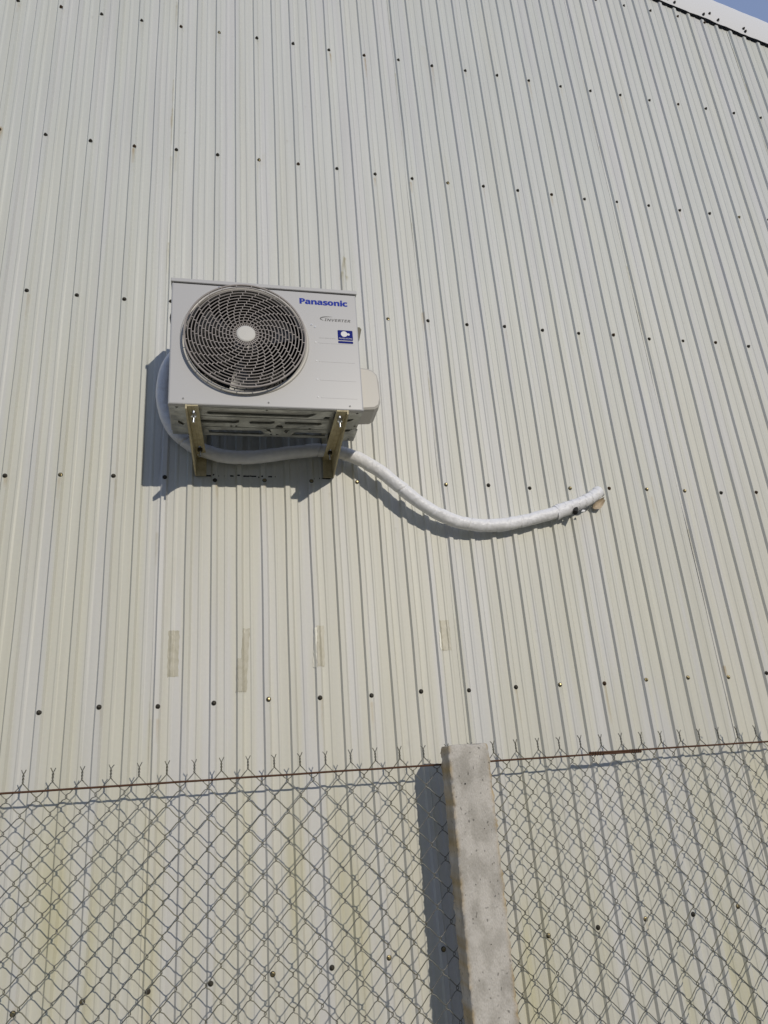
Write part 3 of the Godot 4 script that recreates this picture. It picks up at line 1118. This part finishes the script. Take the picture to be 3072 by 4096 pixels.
func build_grille(ac: Node3D, c: Vector3) -> void:
	var zf := 2.27
	var g := Node3D.new()
	g.name = "fan_grille"
	ac.add_child(g)
	var n := 14
	var r0 := 0.245
	var r1 := 1.145
	var rad := []
	for i in n + 1:
		rad.append(lerpf(r0, r1, float(i) / n))
	var off := Vector3(c.x, c.y, 0.0)
	var zl := func(z: float) -> float: return z - 1.5
	for i in n + 1:
		var st := st_new()
		var r: float = rad[i]
		var w := 0.0098 if i < n else 0.017
		var dome := zf + 0.018 * (1.0 - r * r / 1.3)
		var d := 0.014 if i < n else 0.025
		lathe(st, off, [Vector2(r - w, zl.call(dome - d)), Vector2(r - w, zl.call(dome - 0.006)), Vector2(r - w * 0.5, zl.call(dome)), Vector2(r + w * 0.5, zl.call(dome)), Vector2(r + w, zl.call(dome - 0.006)), Vector2(r + w, zl.call(dome - d)), Vector2(r - w, zl.call(dome - d))], 36 + i * 4)
		obj("ring" if i < n else "rim", done(st), M.grille, g)
	var st := st_new()
	lathe(st, off, [Vector2(0.0, zl.call(zf + 0.03)), Vector2(0.15, zl.call(zf + 0.028)), Vector2(0.178, zl.call(zf + 0.018)), Vector2(0.182, zl.call(zf - 0.03))], 48)
	obj("hub_disc", done(st), mat(Color(0.60, 0.59, 0.56), 0.45), g)
	# short bars between the rings, each ring's turned a little against the last
	st = st_new()
	var bar := func(a: float, ra: float, rb: float, w: float, zt: float, zb: float) -> void:
		var d := Vector3(cos(a), sin(a), 0.0)
		var s := Vector3(-sin(a), cos(a), 0.0) * w
		var p := [off + d * ra - s, off + d * ra + s, off + d * rb + s, off + d * rb - s]
		var mid := off + d * (ra + rb) / 2.0
		for q in 4:
			var e: Vector3 = p[q]
			var f: Vector3 = p[(q + 1) % 4]
			var zt3 := Vector3(0, 0, zl.call(zt))
			var zb3 := Vector3(0, 0, zl.call(zb))
			quad(st, (e + zt3) * U, (f + zt3) * U, (f + zb3) * U, (e + zb3) * U, (e + f) / 2.0 - mid)
		quad(st, (p[0] + Vector3(0, 0, zl.call(zt))) * U, (p[1] + Vector3(0, 0, zl.call(zt))) * U, (p[2] + Vector3(0, 0, zl.call(zt))) * U, (p[3] + Vector3(0, 0, zl.call(zt))) * U, Vector3(0, 0, 1))
	for k in 34:
		bar.call(TAU * k / 34.0, 0.17, r0 - 0.01, 0.010, zf + 0.008, zf - 0.01)
	var tw := 0.0
	for i in n:
		tw += lerpf(0.075, 0.05, float(i) / n)
		for k in 24:
			var rr: float = rad[i]
			bar.call(TAU * k / 24.0 - tw, rr + 0.011, rad[i + 1] - 0.009, 0.0075, zf + 0.017 * (1.0 - rr * rr / 1.3) - 0.002, zf - 0.006)
	var bars := obj("cross_bars", done(st), M.grille, g)
	bars.set_meta("kind", "stuff")
	st = st_new()
	for k in 124:
		var a := TAU * k / 124.0
		bar.call(a, 1.130, 1.152, 0.0185, zf - 0.02, 1.99)
	var sides := obj("side_bars", done(st), mat(Color(0.10, 0.088, 0.075), 0.5), g)
	sides.set_meta("kind", "stuff")


# ---------------------------------------------------------------- pipe
func build_pipe() -> void:
	var org := Vector3(7.4, 8.3, 0.0)
	var o := thing("insulated_pipe", "white taped insulated pipe looping under the air conditioner and drooping along the wall", "pipe", W(org.x, org.y, org.z))
	var ctrl := []
	for p in [[5.6, 10.6, 0.6], [5.1, 11.4, 0.48], [4.2, 11.95, 0.4], [3.0, 12.02, 0.36], [2.35, 11.9, 0.33], [2.02, 11.5, 0.32], [1.915, 11.0, 0.32], [1.955, 10.44, 0.31], [2.17, 9.95, 0.27], [2.56, 9.635, 0.22], [3.12, 9.43, 0.22], [3.68, 9.40, 0.24], [4.25, 9.48, 0.24], [4.84, 9.58, 0.22], [5.40, 9.60, 0.24], [5.92, 9.42, 0.32], [6.42, 9.06, 0.42], [6.88, 8.65, 0.44], [7.37, 8.265, 0.40], [7.97, 7.98, 0.33], [8.62, 7.885, 0.27], [9.28, 7.93, 0.24], [9.94, 8.075, 0.24], [10.40, 8.19, 0.24], [10.72, 8.28, 0.24]]:
		ctrl.append(Vector3(p[0], p[1], p[2]) - org)
	var pts := smooth_path(ctrl, 0.015)
	var nz := noise(81, 1.0, 3)
	var st := st_new()
	st.set_smooth_group(0)
	var len_u := pts.size() * 0.015
	var rad := func(t: float, a: float) -> float:
		var s := t * len_u
		var wrap := fposmod(s / 0.55 + a / TAU, 1.0)               # overlapping turns of tape
		var turn := floorf(s / 0.55 + a / TAU)
		var bold := clampf(0.5 + 1.4 * nz.get_noise_1d(turn * 17.0), 0.0, 1.0) * smoothstep(0.25, 0.6, t)
		var step := (0.004 + 0.010 * bold) * (1.0 - wrap) - (0.003 + 0.020 * bold) * smoothstep(0.06, 0.0, wrap)
		step -= 0.022 * smoothstep(0.045, 0.0, absf(fposmod(s / 0.41 + 0.8 * sin(a) / TAU, 1.0) - 0.5)) * clampf(nz.get_noise_1d(floorf(s / 0.41) * 31.0 + 500.0) * 3.0, 0.0, 1.0)
		var cre := 0.007 * absf(nz.get_noise_3d(s * 9.0, cos(a) * 1.2, sin(a) * 1.2))
		var sag := 0.013 * nz.get_noise_3d(s * 1.6, cos(a) * 0.8, sin(a) * 0.8)
		var thin := -0.006 * smoothstep(0.75, 1.0, t)
		return (0.140 + step - cre + sag + thin) * U
	tube(st, pts, rad, 28)
	obj("taped_sleeve", done(st), M.pipe, o)
	# tighter wrapped end
	ctrl = []
	for p in [[10.45, 8.235, 0.235], [10.72, 8.325, 0.235], [10.98, 8.40, 0.24], [11.24, 8.50, 0.24], [11.46, 8.62, 0.235], [11.64, 8.745, 0.20]]:
		ctrl.append(Vector3(p[0], p[1], p[2]) - org)
	pts = smooth_path(ctrl, 0.012)
	st = st_new()
	st.set_smooth_group(0)
	var len2 := pts.size() * 0.012
	tube(st, pts, func(t, a): return (0.132 + 0.016 * (1.0 - fposmod(t * len2 / 0.19 + a / TAU * 0.8, 1.0)) - 0.012 * absf(nz.get_noise_3d(t * 30.0 + 50.0, cos(a) * 1.5, sin(a) * 1.5)) + 0.008 * nz.get_noise_3d(t * 5.0, cos(a), sin(a))) * U, 26)
	obj("wrapped_end", done(st), M.pipe, o)
	# loose flap of tape where the sleeve ends
	st = st_new()
	st.set_smooth_group(0)
	var g := []
	for i in 9:
		var ring := []
		for j in 7:
			var a := lerpf(-0.2, 1.25, j / 6.0) - PI / 2.0
			var s := i / 8.0
			var ctr := Vector3(lerpf(10.42, 10.78, s), lerpf(8.20, 8.31, s), 0.24)
			var rr := 0.147 + 0.03 * smoothstep(0.5, 1.0, 1.0 - s) * (1.0 - j / 6.0) + 0.006 * nz.get_noise_2d(i * 3.0, j * 4.0)
			ring.append((ctr - org + Vector3(-0.3 * sin(a) * rr, sin(a) * rr, cos(a) * rr)) * U)
		g.append(ring)
	loops(st, g, false)
	obj("tape_flap", done(st), M.pipe, o)
	# black end of a bare pipe poking out of the wrap
	st = st_new()
	st.set_smooth_group(0)
	tube(st, [(Vector3(10.93, 8.30, 0.28) - org) * U, (Vector3(10.87, 8.20, 0.36) - org) * U, (Vector3(10.83, 8.14, 0.40) - org) * U], func(_t, _a): return 0.056 * U, 14)
	obj("black_hose_end", done(st), M.rubber, o)
	st = st_new()
	prism(st, [Vector2(11.03, 8.20) - Vector2(org.x, org.y), Vector2(11.12, 8.20) - Vector2(org.x, org.y), Vector2(11.15, 8.24) - Vector2(org.x, org.y), Vector2(11.08, 8.255) - Vector2(org.x, org.y)], 0.30, 0.315, 0.004)
	obj("tape_scrap", done(st), M.white, o)
	# tan scrap of tape folded under the end
	st = st_new()
	st.set_smooth_group(0)
	g = []
	for i in 15:
		var f := i / 14.0
		var mid := Vector3(lerpf(11.45, 11.76, f), lerpf(8.365, 8.575, f) - 0.03 * sin(PI * f), 0.13 + 0.03 * sin(7.0 * f))
		var wide := 0.085 * pow(sin(PI * clampf(f * 0.82 + 0.12, 0.0, 1.0)), 0.6)
		var ring := []
		for j in 9:
			var v := j / 4.0 - 1.0
			ring.append((mid + Vector3(-0.45 * v * wide, v * wide, 0.07 * v * v - 0.04 * smoothstep(-0.6, -1.0, v) + 0.008 * nz.get_noise_2d(i * 9.0, j * 11.0)) - org) * U)
		g.append(ring)
	loops(st, g, false)
	obj("tan_tape_scrap", done(st), M.brown, o)
